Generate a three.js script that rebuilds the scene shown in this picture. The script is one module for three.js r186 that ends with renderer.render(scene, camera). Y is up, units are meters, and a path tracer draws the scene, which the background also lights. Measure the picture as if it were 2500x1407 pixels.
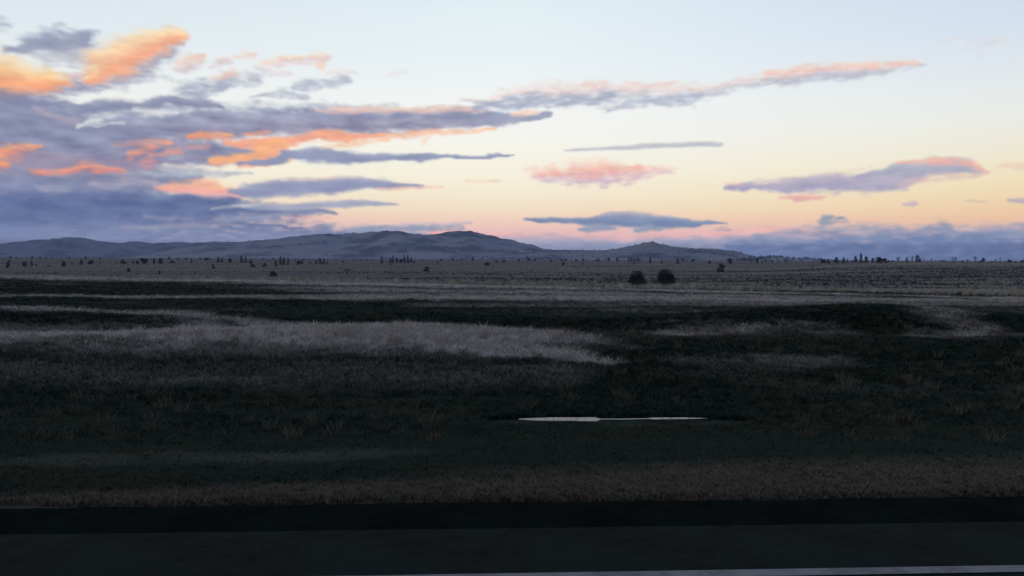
import * as THREE from 'three';
import { mergeGeometries } from 'three/addons/utils/BufferGeometryUtils.js';

// ---------------------------------------------------------------- camera, sky, sun, exposure
const scene = new THREE.Scene();
const FOCAL = 1881 / 703.5, PITCH = -2.18 * Math.PI / 180, ROLL = 0.0045;
const camera = new THREE.PerspectiveCamera(2 * Math.atan(1 / FOCAL) * 180 / Math.PI, 1024 / 576, 0.1, 40000);
camera.position.set(0, 1.7, 0);
camera.rotation.order = 'YXZ';
camera.rotation.set(PITCH, 0, ROLL);
const renderer = new THREE.WebGLRenderer({ antialias: true });
renderer.toneMapping = THREE.LinearToneMapping;
renderer.toneMappingExposure = 1;
renderer.shadowMap.enabled = true;
const SUN_AZ = -78, SUN_EL = 3;                                     // low, out of frame on the left
const sun = new THREE.DirectionalLight(0xffc9a0, 0.3);
{
  const a = SUN_AZ * Math.PI / 180, e = SUN_EL * Math.PI / 180;
  sun.position.set(Math.sin(a) * Math.cos(e) * 900, Math.sin(e) * 900, -Math.cos(a) * Math.cos(e) * 900);
  sun.target.position.set(0, 0, -200);
  sun.castShadow = true; sun.shadow.radius = 24; sun.shadow.mapSize.set(2048, 2048);
  Object.assign(sun.shadow.camera, { left: -500, right: 500, top: 60, bottom: -60, near: 1, far: 2200 });
  scene.add(sun, sun.target);
}
const HAZE = 1.25e-4;
scene.fog = new THREE.FogExp2(new THREE.Color(0.46, 0.61, 1.0), HAZE);

// ---------------------------------------------------------------- noise
function rng(seed) { let s = seed >>> 0; return () => { s = (s + 0x6D2B79F5) | 0; let t = Math.imul(s ^ (s >>> 15), 1 | s); t = (t + Math.imul(t ^ (t >>> 7), 61 | t)) ^ t; return ((t ^ (t >>> 14)) >>> 0) / 4294967296; }; }
const PERM = new Uint8Array(512), GX = new Float32Array(256), GY = new Float32Array(256);
{
  const r = rng(77), p = [...Array(256).keys()];
  for (let i = 255; i > 0; i--) { const j = Math.floor(r() * (i + 1)); [p[i], p[j]] = [p[j], p[i]]; }
  for (let i = 0; i < 512; i++) PERM[i] = p[i & 255];
  for (let i = 0; i < 256; i++) { const a = r() * 6.28318; GX[i] = Math.cos(a) * 1.5; GY[i] = Math.sin(a) * 1.5; }
}
function noise(x, y) {                                              // gradient noise, about -1 .. 1
  const xi = Math.floor(x), yi = Math.floor(y), fx = x - xi, fy = y - yi, X = xi & 255, Y = yi & 255;
  const u = fx * fx * fx * (fx * (fx * 6 - 15) + 10), v = fy * fy * fy * (fy * (fy * 6 - 15) + 10);
  const a = PERM[PERM[X] + Y], b = PERM[PERM[X + 1] + Y], c = PERM[PERM[X] + Y + 1], d = PERM[PERM[X + 1] + Y + 1];
  const g = (h, dx, dy) => GX[h] * dx + GY[h] * dy;
  const p = g(a, fx, fy), q = g(b, fx - 1, fy), r = g(c, fx, fy - 1), s = g(d, fx - 1, fy - 1);
  return (p + u * (q - p)) * (1 - v) + (r + u * (s - r)) * v;
}
function fbm(x, y, n = 4) { let s = 0, a = 0.5; for (let i = 0; i < n; i++) { s += a * noise(x, y); x = x * 2.03 + 17.3; y = y * 2.03 - 9.1; a *= 0.5; } return s; }
const clamp = (x, a = 0, b = 1) => x < a ? a : x > b ? b : x;
const smooth = (x, a, b) => { const t = clamp((x - a) / (b - a)); return t * t * (3 - 2 * t); };
const lerp = (a, b, t) => a + (b - a) * t;

// ---------------------------------------------------------------- the sky: air and clouds in every direction
const K = 1881 * Math.PI / 180;                                     // sky units per degree; v runs downwards from the horizon
const clouds = [];
function skyPoint(px, py) {                                         // a point of the sky given as seen on a 2500 x 1407 frame -> azimuth and height
  const xc = (px - 1250) / 1881, yc = (703.5 - py) / 1881, cr = Math.cos(ROLL), sr = Math.sin(ROLL), cp = Math.cos(PITCH), sp = Math.sin(PITCH);
  const x = xc * cr - yc * sr, y1 = xc * sr + yc * cr, y = y1 * cp + sp, z = y1 * sp - cp;
  return [Math.atan2(x, -z) * 180 / Math.PI * K, -Math.asin(y / Math.hypot(x, y, z)) * 180 / Math.PI * K];
}
function S(top, bottom, opacity, soft, rough, ...n) {               // one cloud: a spine of x, y, half thickness; its top and bottom colour
  const pts = []; let lo = 1e9, hi = -1e9, l = 1e9, h = -1e9;
  for (let i = 0; i < n.length; i += 3) {
    const [a, v] = skyPoint(n[i], n[i + 1]), r = n[i + 2]; pts.push([a, v, r]);
    lo = Math.min(lo, a - r * 4 - 30); hi = Math.max(hi, a + r * 4 + 30); l = Math.min(l, v - r * 2.3 - 16); h = Math.max(h, v + r * 2.3 + 16);
  }
  const low = 1 - 0.1 * smooth(n[1], 470, 560), tone = (c) => c[2] > c[0] ? c.map((k) => k * low) : c;    // grey banks low down are darkened to offset the haze lift
  clouds.push({ top: tone(top), bottom: tone(bottom), opacity, soft, rough, pts, lo, hi, l, h, seed: clouds.length * 7.13 });
}
const G = [146, 151, 175], GD = [126, 131, 161], GM = [150, 146, 170], GL = [182, 187, 200], B = [100, 117, 160], O1 = [247, 205, 150], O2 = [246, 170, 124], PK = [243, 158, 132], PP = [242, 206, 190], W = [240, 241, 236];
// left: grey shelf with lit patches
S([150, 158, 182], G, .92, .6, 1, 20, 122, 8, 60, 118, 13, 95, 108, 18, 150, 104, 24, 200, 100, 17, 225, 82, 8);
S([190, 190, 202], [178, 176, 190], .6, .9, 1, 120, 140, 14, 170, 140, 18, 215, 135, 20, 240, 150, 12);
S([214, 180, 178], [178, 168, 184], .75, .9, 1, 120, 205, 12, 165, 196, 12, 205, 188, 14, 230, 190, 10);
S(G, G, .5, .9, 1, -60, 58, 14, 0, 60, 9, 22, 62, 3);
S([176, 170, 186], [158, 158, 180], .85, .7, 1, 200, 212, 8, 240, 205, 13, 290, 192, 17, 350, 166, 17, 400, 133, 13, 436, 105, 8);
S([247, 218, 176], [245, 166, 128], .97, .5, .7, 212, 196, 7, 236, 176, 18, 268, 152, 29, 315, 128, 28, 365, 104, 23, 408, 89, 18, 432, 84, 11);
S(GM, G, .8, .7, 1, -80, 232, 16, 60, 224, 12, 110, 220, 13, 160, 214, 15, 205, 216, 7);
S([246, 210, 158], [245, 162, 118], .97, .55, .8, -260, 170, 52, -60, 178, 42, 0, 183, 36, 55, 190, 26, 108, 194, 20, 155, 201, 10);
S(O2, [232, 150, 118], .9, .6, 1, -80, 225, 20, 0, 234, 14, 18, 240, 9, 8, 258, 6);
S(GD, [122, 126, 158], .97, .45, .9, -300, 265, 40, -100, 265, 34, 0, 264, 30, 90, 259, 22, 150, 264, 18, 192, 286, 10);
S(G, GD, .95, .5, .9, 185, 268, 9, 260, 259, 11, 330, 258, 10, 420, 248, 11, 500, 252, 10, 548, 260, 4);
S([150, 156, 180], [148, 145, 170], .98, .4, .8, -400, 320, 60, 0, 318, 52, 200, 318, 40, 400, 308, 38, 600, 298, 32, 800, 295, 31, 1000, 292, 25, 1150, 289, 20, 1250, 290, 12, 1340, 279, 5);
S([136, 141, 168], [140, 138, 166], .98, .45, .8, -400, 385, 75, 0, 372, 70, 150, 372, 60, 300, 376, 48, 450, 380, 34, 560, 376, 21, 628, 375, 9);
S([138, 143, 168], [132, 138, 166], .97, .5, .8, -400, 460, 55, 0, 455, 48, 150, 452, 42, 300, 450, 34, 400, 440, 20, 480, 436, 9);
S([126, 134, 166], [112, 124, 162], .97, .6, .8, -400, 490, 34, 0, 490, 34, 200, 485, 30, 400, 488, 20, 560, 492, 12);
S(B, [98, 116, 160], .97, .6, .8, -400, 545, 48, 0, 530, 42, 150, 520, 36, 300, 518, 32, 450, 512, 26, 600, 516, 20, 720, 522, 12, 810, 522, 4);
S([112, 126, 166], [116, 130, 168], .96, .7, .8, -400, 590, 40, 0, 570, 40, 300, 562, 34, 500, 558, 30, 700, 562, 22, 850, 575, 14);
S([136, 148, 180], [132, 144, 178], .8, .8, .9, -200, 590, 26, 100, 585, 24, 300, 575, 22, 500, 578, 24, 700, 585, 24, 900, 578, 20, 1100, 585, 16, 1250, 598, 12);
S(W, W, .7, 1, 1.3, 182, 308, 3, 212, 303, 5, 240, 292, 8, 262, 284, 5);
S(W, W, .75, 1, 1.3, 325, 268, 4, 360, 273, 7, 400, 275, 5, 436, 273, 2);
S(W, W, .6, 1, 1.3, 228, 308, 3, 280, 303, 3, 312, 301, 4);
S([192, 170, 178], [186, 166, 178], .55, .9, 1, 85, 264, 5, 110, 280, 6, 145, 294, 6, 172, 292, 8);
S([166, 142, 160], [160, 140, 162], .6, .9, 1, -100, 395, 22, 40, 396, 18, 180, 402, 16, 290, 404, 12, 380, 395, 10);
S(O2, [240, 145, 108], .9, .7, 1, -120, 376, 18, -20, 378, 14, 20, 370, 13, 50, 362, 10, 100, 359, 4);
S(O2, [240, 140, 100], .9, .7, 1, -60, 396, 14, 0, 397, 10, 8, 400, 5);
S([246, 160, 120], [236, 140, 118], .9, .8, 1, 88, 418, 5, 150, 420, 7, 205, 411, 11, 250, 415, 8, 302, 419, 5);
S([250, 168, 128], [235, 152, 130], .85, .8, 1, 316, 384, 6, 335, 374, 8, 360, 362, 9, 388, 350, 8, 410, 346, 5);
S([225, 160, 148], [210, 155, 150], .7, .9, 1, 280, 352, 4, 330, 350, 6, 370, 346, 6);
S([230, 158, 142], [210, 150, 150], .75, .9, 1, 345, 404, 5, 362, 400, 8, 380, 398, 6);
S([240, 160, 130], [225, 155, 140], .8, .8, 1, 372, 380, 4, 410, 376, 5, 440, 371, 4);
S([226, 160, 148], [205, 155, 155], .7, .9, 1, 420, 366, 5, 460, 362, 6, 500, 360, 6);
S([250, 172, 120], [240, 150, 112], .9, .7, 1, 462, 336, 4, 500, 334, 9, 530, 333, 7, 560, 330, 3);
S([248, 165, 125], [240, 155, 120], .85, .8, 1, 598, 326, 3, 625, 326, 5, 652, 323, 3);
S([246, 170, 135], [240, 158, 128], .92, .6, 1, 550, 348, 6, 590, 350, 10, 640, 349, 9, 690, 346, 8, 730, 340, 10, 780, 334, 9, 840, 331, 9, 900, 331, 8, 935, 327, 5);
S([250, 182, 125], [246, 172, 130], .95, .5, .9, 522, 392, 8, 560, 390, 9, 610, 388, 11, 650, 372, 18, 685, 356, 12);
S([238, 170, 150], [240, 168, 140], .85, .7, 1, 590, 406, 5, 640, 398, 8, 685, 384, 10);
S([250, 195, 150], [246, 205, 175], .75, .8, 1, 800, 358, 6, 850, 352, 10, 900, 345, 8, 950, 342, 5);
S([249, 182, 140], [247, 200, 170], .88, .7, 1, 930, 332, 6, 990, 330, 8, 1045, 325, 9, 1090, 324, 7, 1150, 322, 3, 1215, 315, 3);
S([244, 205, 180], [244, 205, 180], .6, .9, 1, 1045, 340, 4, 1030, 352, 4);
S([246, 204, 180], [235, 190, 178], .75, .8, 1, 780, 270, 4, 880, 268, 8, 960, 270, 7, 1060, 266, 7, 1150, 270, 5, 1180, 276, 3);
S([252, 182, 145], [236, 164, 158], .93, .5, .7, 376, 458, 5, 420, 456, 11, 500, 460, 16, 555, 465, 13, 588, 478, 5);
S([182, 168, 180], [170, 164, 182], .7, .8, 1, 220, 446, 6, 270, 452, 8, 320, 440, 8, 370, 448, 7);
S([176, 172, 184], [172, 170, 184], .55, .9, 1, 110, 462, 7, 160, 463, 7);
S([232, 228, 214], [236, 226, 205], .8, .9, 1, 400, 408, 3, 450, 406, 5, 500, 406, 7, 530, 410, 4);
S([176, 186, 198], [172, 180, 196], .75, .8, 1, 380, 425, 8, 450, 424, 10, 520, 424, 9, 570, 426, 5, 610, 421, 2);
S([148, 155, 182], [138, 146, 178], .96, .35, .6, 590, 400, 4, 680, 392, 8, 700, 374, 8, 760, 380, 17, 850, 385, 13, 950, 384, 9, 1060, 384, 6, 1150, 382, 4, 1245, 380, 2);
S([152, 156, 182], [140, 146, 178], .97, .35, .6, 572, 466, 8, 620, 467, 19, 700, 460, 18, 800, 453, 17, 880, 448, 14, 950, 450, 9, 1030, 456, 3);
S([240, 196, 176], [238, 192, 178], .8, .7, .7, 920, 461, 3, 1000, 459, 5, 1085, 457, 2);
S([240, 200, 182], [236, 196, 182], .5, .9, .8, 700, 440, 3, 800, 436, 3, 880, 435, 2);
S([172, 176, 196], [160, 168, 192], .9, .5, .7, 600, 508, 5, 700, 505, 8, 780, 502, 9, 860, 497, 7, 920, 496, 5, 972, 499, 2);
S([208, 198, 198], [200, 194, 200], .7, .8, .9, 530, 508, 3, 590, 504, 4, 640, 498, 3);
S([176, 174, 192], [160, 168, 192], .75, .8, .8, 560, 532, 10, 680, 528, 9, 760, 522, 6, 815, 522, 3);
S([244, 186, 172], [236, 182, 178], .75, .8, .8, 690, 532, 4, 740, 531, 5, 800, 534, 3);
S([240, 196, 186], [222, 186, 190], .85, .7, .8, 705, 551, 3, 722, 550, 3); S([243, 196, 184], [226, 188, 190], .85, .7, .8, 735, 551, 3, 765, 549, 4, 788, 546, 2);
S([186, 178, 192], [160, 162, 186], .7, .8, 1, 300, 556, 4, 360, 556, 5, 420, 551, 5, 500, 552, 4);
S([182, 178, 190], [160, 164, 188], .6, .9, 1, 350, 530, 4, 370, 531, 4, 420, 535, 6);
S([200, 186, 196], [180, 180, 198], .7, .8, .8, 860, 562, 9, 960, 556, 9, 1060, 552, 7, 1150, 545, 3);
S([152, 164, 188], [148, 160, 186], .8, .8, 1, 880, 566, 8, 940, 560, 9, 1000, 558, 8, 1060, 556, 7, 1125, 558, 4);
S([249, 172, 150], [248, 178, 160], .9, .6, .6, 1045, 569, 3, 1100, 566, 4, 1160, 568, 3);
// small puffs above the shelf
S([244, 196, 176], [208, 190, 192], .75, .9, 1, 445, 166, 9, 462, 152, 13, 488, 142, 8);
S([242, 206, 196], [214, 196, 198], .7, .9, 1, 522, 164, 5, 542, 153, 9, 560, 146, 7);
S([246, 214, 196], [240, 212, 202], .8, .9, 1, 572, 138, 5, 598, 132, 8, 618, 130, 4);
S([248, 216, 190], [236, 206, 202], .88, .7, .9, 640, 156, 6, 700, 147, 9, 755, 143, 11, 786, 140, 11, 782, 160, 8);
S([240, 206, 198], [206, 204, 212], .6, .9, 1, 618, 166, 7, 650, 174, 9, 700, 182, 7);
S([240, 210, 204], [226, 212, 214], .55, 1, 1, 800, 176, 7, 830, 176, 10, 870, 182, 4);
S([238, 220, 212], [236, 220, 214], .4, 1, 1, 950, 180, 5, 985, 174, 6);
S([172, 178, 194], [160, 166, 188], .92, .7, 1, 432, 226, 7, 470, 222, 17, 505, 216, 16, 548, 206, 10);
S([190, 188, 198], [172, 176, 192], .85, .8, 1, 556, 192, 10, 590, 190, 13, 622, 190, 8);
S([246, 205, 180], [236, 200, 186], .7, .9, 1, 522, 192, 5, 545, 188, 5, 575, 176, 6);
S([176, 182, 198], [172, 180, 196], .85, .8, 1, 622, 239, 3, 660, 232, 8, 690, 226, 9, 740, 237, 8);
S([176, 182, 198], [178, 184, 200], .85, .8, 1, 710, 212, 5, 755, 206, 10, 800, 204, 10, 840, 194, 7);
S(GL, GL, .55, 1, 1, 340, 198, 6, 370, 192, 6); S(GL, GL, .5, 1, 1, 400, 190, 4, 425, 198, 6);
// right
S([236, 208, 200], [184, 188, 202], .8, .8, 1.1, 1120, 245, 4, 1180, 248, 9, 1250, 240, 20, 1350, 234, 24, 1450, 230, 24, 1550, 228, 21, 1650, 228, 17, 1720, 222, 15, 1800, 206, 13, 1900, 191, 14, 2000, 182, 12, 2100, 171, 11, 2200, 162, 8, 2260, 157, 4);
S([168, 175, 194], [166, 174, 194], .75, .9, 1.1, 1160, 268, 8, 1230, 254, 14, 1320, 246, 14, 1420, 244, 12, 1480, 232, 10);
S([172, 178, 196], [172, 180, 198], .7, .9, 1.1, 1500, 262, 5, 1600, 248, 10, 1680, 240, 10, 1720, 232, 6);
S([190, 186, 196], [184, 186, 198], .7, .9, 1, 1860, 200, 7, 1950, 194, 8, 2060, 184, 7, 2160, 176, 4);
S([246, 202, 182], [236, 196, 188], .8, .8, 1, 1870, 180, 5, 1960, 170, 8, 2060, 163, 7, 2150, 160, 7, 2240, 157, 4);
S([242, 208, 194], [238, 206, 198], .6, .9, 1, 1430, 206, 5, 1480, 202, 5); S([242, 208, 194], [238, 206, 198], .6, .9, 1, 1560, 208, 4, 1640, 204, 5);
S([158, 162, 186], [160, 165, 188], .85, .6, .8, 1180, 296, 9, 1250, 292, 11, 1300, 286, 8, 1345, 279, 4);
S([248, 206, 176], [244, 202, 182], .75, .9, 1, 1250, 278, 5, 1278, 276, 6, 1300, 274, 3);
S([196, 190, 198], [182, 184, 198], .85, .5, .5, 1380, 368, 2, 1480, 363, 4, 1560, 357, 6, 1650, 354, 6, 1760, 352, 5);
S([245, 202, 184], [216, 178, 192], .85, .7, 1.1, 1308, 428, 14, 1355, 422, 20, 1420, 420, 27, 1480, 422, 25, 1540, 422, 17, 1600, 416, 11, 1640, 413, 9);
S([246, 182, 156], [240, 172, 158], .65, 1, 1, 1330, 424, 8, 1400, 424, 10, 1470, 420, 10, 1560, 410, 6);
S([204, 178, 196], [200, 178, 196], .6, 1, 1, 1330, 442, 6, 1410, 446, 7, 1500, 440, 6); S([200, 182, 190], [196, 178, 188], .7, .8, .8, 1465, 459, 2, 1482, 458, 2);
S([238, 206, 170], [236, 202, 168], .7, .8, .5, 1140, 442, 2, 1225, 442, 2);
S([184, 174, 192], [164, 160, 188], .93, .5, .8, 1772, 456, 4, 1830, 456, 8, 1900, 451, 13, 2000, 449, 17, 2100, 444, 21, 2180, 442, 19, 2250, 430, 11);
S([176, 174, 192], [166, 168, 190], .9, .6, .9, 2110, 428, 6, 2200, 412, 13, 2280, 408, 15, 2350, 408, 13, 2390, 414, 7);
S([240, 182, 160], [234, 176, 164], .85, .7, .8, 2190, 398, 4, 2280, 393, 6, 2350, 397, 6, 2385, 406, 7, 2410, 421, 4);
S([232, 190, 172], [214, 184, 182], .6, 1, 1.1, 2190, 448, 6, 2280, 436, 9, 2340, 430, 7, 2400, 428, 3);
S([230, 184, 178], [228, 180, 178], .5, .9, .8, 1775, 450, 4, 1805, 451, 5);
S([240, 180, 162], [228, 172, 170], .9, .6, .9, 1908, 482, 4, 1950, 484, 9, 2002, 483, 6);
S([196, 174, 184], [190, 170, 184], .85, .5, .8, 2212, 498, 2, 2235, 496, 5, 2246, 497, 3); S([206, 180, 170], [206, 180, 170], .7, .6, .5, 2355, 491, 1.6, 2402, 493, 1.6);
S([190, 172, 184], [184, 168, 184], .9, .5, .7, 2462, 489, 2, 2500, 489, 5, 2600, 491, 7); S([236, 196, 172], [226, 190, 176], .6, .9, .9, 2455, 406, 4, 2490, 408, 8, 2540, 408, 6);
S([224, 222, 226], [222, 222, 228], .6, 1, 1, 2320, 104, 7, 2400, 108, 13, 2455, 104, 11);
// low banks along the horizon, lens cloud over the hills
S([240, 186, 174], [244, 176, 168], .75, .8, .7, 1000, 580, 5, 1250, 572, 8, 1500, 578, 9, 1700, 570, 9, 1850, 562, 10, 1990, 566, 9, 2080, 572, 6);
S([186, 180, 196], [172, 174, 196], .85, .7, .8, 1180, 592, 10, 1300, 585, 11, 1450, 594, 12, 1650, 594, 12, 1800, 592, 14, 1900, 588, 18);
S([158, 166, 194], [146, 158, 192], .9, .7, .8, 1150, 612, 14, 1400, 608, 14, 1700, 608, 16, 1900, 612, 20);
S([176, 176, 192], [158, 166, 190], .85, .7, 1, 1850, 575, 6, 1930, 572, 10, 2000, 568, 14, 2100, 566, 16, 2250, 566, 14, 2400, 566, 14, 2700, 566, 16);
S([140, 152, 182], [122, 138, 176], .93, .7, .9, 1800, 600, 14, 1950, 596, 20, 2100, 590, 22, 2300, 588, 22, 2500, 586, 22, 2800, 586, 24);
S([112, 132, 174], [108, 130, 174], .95, .7, .8, 1700, 622, 12, 1900, 616, 18, 2100, 612, 22, 2300, 612, 24, 2800, 612, 26);
S([226, 178, 182], [206, 176, 190], .6, .9, .9, 1880, 574, 4, 1960, 578, 4, 2010, 582, 3); S([226, 186, 180], [206, 182, 188], .6, .9, .9, 2060, 568, 4, 2130, 567, 4); S([226, 180, 172], [206, 180, 186], .5, .9, .9, 2330, 560, 4, 2430, 560, 5, 2560, 560, 5);
S([146, 162, 186], [148, 162, 188], .85, .8, 1, 2008, 546, 5, 2024, 538, 9, 2036, 532, 5); S([146, 162, 186], [150, 164, 188], .85, .8, 1, 2044, 540, 4, 2058, 537, 6, 2072, 540, 3); S([140, 158, 186], [150, 162, 188], .8, .8, 1, 2282, 558, 6, 2305, 553, 9, 2318, 558, 6); S([150, 164, 188], [150, 164, 188], .7, .8, 1, 2470, 566, 7, 2500, 560, 7);
S([188, 182, 196], [168, 176, 198], .9, .4, .5, 1440, 536, 6, 1500, 526, 10, 1540, 526, 10, 1620, 534, 8, 1680, 540, 4);
S([150, 164, 192], [112, 134, 174], .96, .4, .6, 1282, 536, 3, 1320, 539, 6, 1345, 536, 5, 1400, 540, 7, 1450, 541, 10, 1520, 540, 14, 1600, 543, 13, 1680, 545, 8, 1768, 545, 2);
S([160, 172, 192], [146, 160, 186], .9, .6, .9, 1415, 561, 4, 1440, 557, 9, 1480, 556, 9, 1502, 560, 5); S([160, 174, 192], [150, 164, 188], .9, .6, .9, 1554, 562, 4, 1578, 557, 7, 1592, 553, 6, 1610, 559, 5); S([180, 176, 192], [172, 174, 190], .7, .7, .9, 1745, 562, 3, 1762, 560, 5, 1780, 564, 3);

const rowsAt = [[0, [214, 226, 235], [225, 239, 243], [202, 216, 235]], [150, [225, 234, 239], [234, 243, 245], [213, 225, 237]], [260, [237, 240, 237], [244, 246, 243], [228, 234, 235]], [340, [244, 243, 233], [247, 246, 238], [235, 236, 228]], [410, [247, 241, 219], [248, 243, 223], [240, 233, 208]], [470, [246, 232, 203], [247, 236, 209], [242, 224, 183]], [515, [243, 216, 186], [245, 222, 190], [241, 210, 164]], [545, [230, 196, 184], [243, 204, 180], [239, 194, 154]], [570, [200, 183, 190], [232, 190, 182], [220, 180, 168]], [600, [150, 160, 188], [192, 181, 194], [162, 166, 188]], [640, [128, 144, 180], [150, 160, 190], [118, 136, 174]]].map(([y, ...c]) => [skyPoint(1250, y)[1], ...c]);
const skyMap = (() => {
  const w = 4096, h = 2048, data = new Float32Array(w * h * 4), lin = new Float32Array(4096);
  for (let i = 0; i < 4096; i++) { const c = i / 4095; lin[i] = c <= 0.04045 ? c / 12.92 : ((c + 0.055) / 1.055) ** 2.4; }
  const c = [0, 0, 0], top = rowsAt[0][0];
  const over = (t, a) => { c[0] += (t[0] - c[0]) * a; c[1] += (t[1] - c[1]) * a; c[2] += (t[2] - c[2]) * a; };
  for (let j = 0; j < h; j++) {
    const el = (j + 0.5) / h * 180 - 90, y = Math.sin(el * Math.PI / 180);
    for (let i = 0; i < w; i++) {
      const o = (j * w + i) * 4; data[o + 3] = 1;
      if (el < -0.2) { data[o] = 0.05; data[o + 1] = 0.05; data[o + 2] = 0.055; continue; }
      let az = (i + 0.5) / w * 360 - 90; if (az > 180) az -= 360;
      const a = az * K, v = -el * K;
      // clear air: the rows seen ahead, carried on round the horizon; dimmer and bluer overhead and away from the low sun
      let s = 0; while (s < rowsAt.length - 2 && v > rowsAt[s + 1][0]) s++;
      const t = clamp((v - rowsAt[s][0]) / (rowsAt[s + 1][0] - rowsAt[s][0]));
      const side = clamp(az / 33, -1, 1), k = side < 0 ? 1 : 3;
      for (let q = 0; q < 3; q++) { const m = lerp(rowsAt[s][2][q], rowsAt[s + 1][2][q], t), e = lerp(rowsAt[s][k][q], rowsAt[s + 1][k][q], t); c[q] = lerp(m, e, Math.abs(side) ** 1.3); }
      const up = smooth(el, 17, 62); over([106, 126, 162], up);
      const away = smooth(Math.abs(((az + 30 + 540) % 360) - 180), 62, 150); over([102, 112, 140], away * 0.9);
      // broken cloud on a level deck, thinning out towards the clear part of the sky ahead
      const inView = 1 - Math.max(smooth(el, 19, 27), smooth(Math.abs(az), 36, 46));
      if (inView < 1) {
        const ar = az * Math.PI / 180, far = 1 / (y + 0.05), ux = Math.sin(ar) * far * 1.05, uy = Math.cos(ar) * far * 1.05;
        const n = fbm(ux * 0.9 + 3.1, uy * 1.3 + 7.7, 5), cover = smooth(n, -0.28, 0.14) * (1 - inView);
        if (cover > 0) {
          const lit = smooth(fbm(ux * 2.2 + 40, uy * 2.2, 3) + 0.3 * Math.cos((az - SUN_AZ) * Math.PI / 180), 0.28, 0.62) * (1 - smooth(el, 8, 40)) * (1 - away);
          const g = n * 26; over([lerp(103 - g, 244, lit), lerp(106 - g, 172, lit), lerp(126 - g, 136, lit)], cover * 0.93);
        }
      }
      if (Math.abs(az) < 48 && el < 21) {
        const wx = fbm(a * 0.011, v * 0.03, 4) * 26 + fbm(a * 0.045, v * 0.12, 3) * 5, wy = fbm(a * 0.012 + 50, v * 0.035, 4) * 15 + fbm(a * 0.05, v * 0.12 + 30, 3) * 3.2;
        const fine = fbm(a * 0.034 + 11, v * 0.1 + 5, 5), wisp = fbm(a * 0.028 + 70, v * 0.13 + 20, 4);
        for (const q of clouds) {
          if (a < q.lo || a > q.hi || v < q.l || v > q.h) continue;
          const X = a + wx * q.rough, big = q.pts[q.pts.length >> 1][2], Y = v + wy * q.rough * clamp(big / 12, 0.35, 1.1);
          let best = 9, off = 0;
          for (let m = 0; m + 1 < q.pts.length; m++) {
            const [x0, y0, r0] = q.pts[m], [x1, y1, r1] = q.pts[m + 1], dx = x1 - x0, dy = y1 - y0, u = clamp(((X - x0) * dx + (Y - y0) * dy) / (dx * dx + dy * dy));
            const r = r0 + (r1 - r0) * u, ex = (X - x0 - dx * u) / (r * 1.6), ey = (Y - y0 - dy * u) / r, d = Math.sqrt(ex * ex + ey * ey);
            if (d < best) { best = d; off = ey; }
          }
          const d = best + fine * 0.9 * q.rough * (0.3 + q.soft * 0.7);
          const al = q.opacity * smooth(d, 1.3 + 0.55 * q.soft, 0.72 - 0.5 * q.soft);
          if (al <= 0) continue;
          const thin = q.soft >= 0.7 ? clamp(0.9 + wisp * 1.3, 0.3, 1) : 1;
          const mixv = smooth(off + fine * 0.65 * q.rough, -0.85, 0.75), shade = 1 + fbm(a * 0.013 + q.seed, v * 0.045, 5) * (big > 25 && q.top[2] > q.top[0] ? 0.32 : 0.13);
          over([lerp(q.top[0], q.bottom[0], mixv) * shade, lerp(q.top[1], q.bottom[1], mixv) * shade, lerp(q.top[2], q.bottom[2], mixv) * (1 + (shade - 1) * 0.7)], al * thin);
        }
      }
      const lift = Math.exp(HAZE * Math.min(11500, 240 / Math.max(y, 0.004)) * 0.86);    // what the haze in front takes away
      for (let q = 0; q < 3; q++) data[o + q] = Math.min(lift, 3.4) * lin[clamp(Math.round(c[q] / 255 * 4095), 0, 4095)];
    }
  }
  const tex = new THREE.DataTexture(data, w, h, THREE.RGBAFormat, THREE.FloatType);
  tex.mapping = THREE.EquirectangularReflectionMapping; tex.magFilter = THREE.LinearFilter; tex.minFilter = THREE.LinearFilter; tex.needsUpdate = true;
  return tex;
})();
scene.background = skyMap; scene.environment = skyMap;

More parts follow.
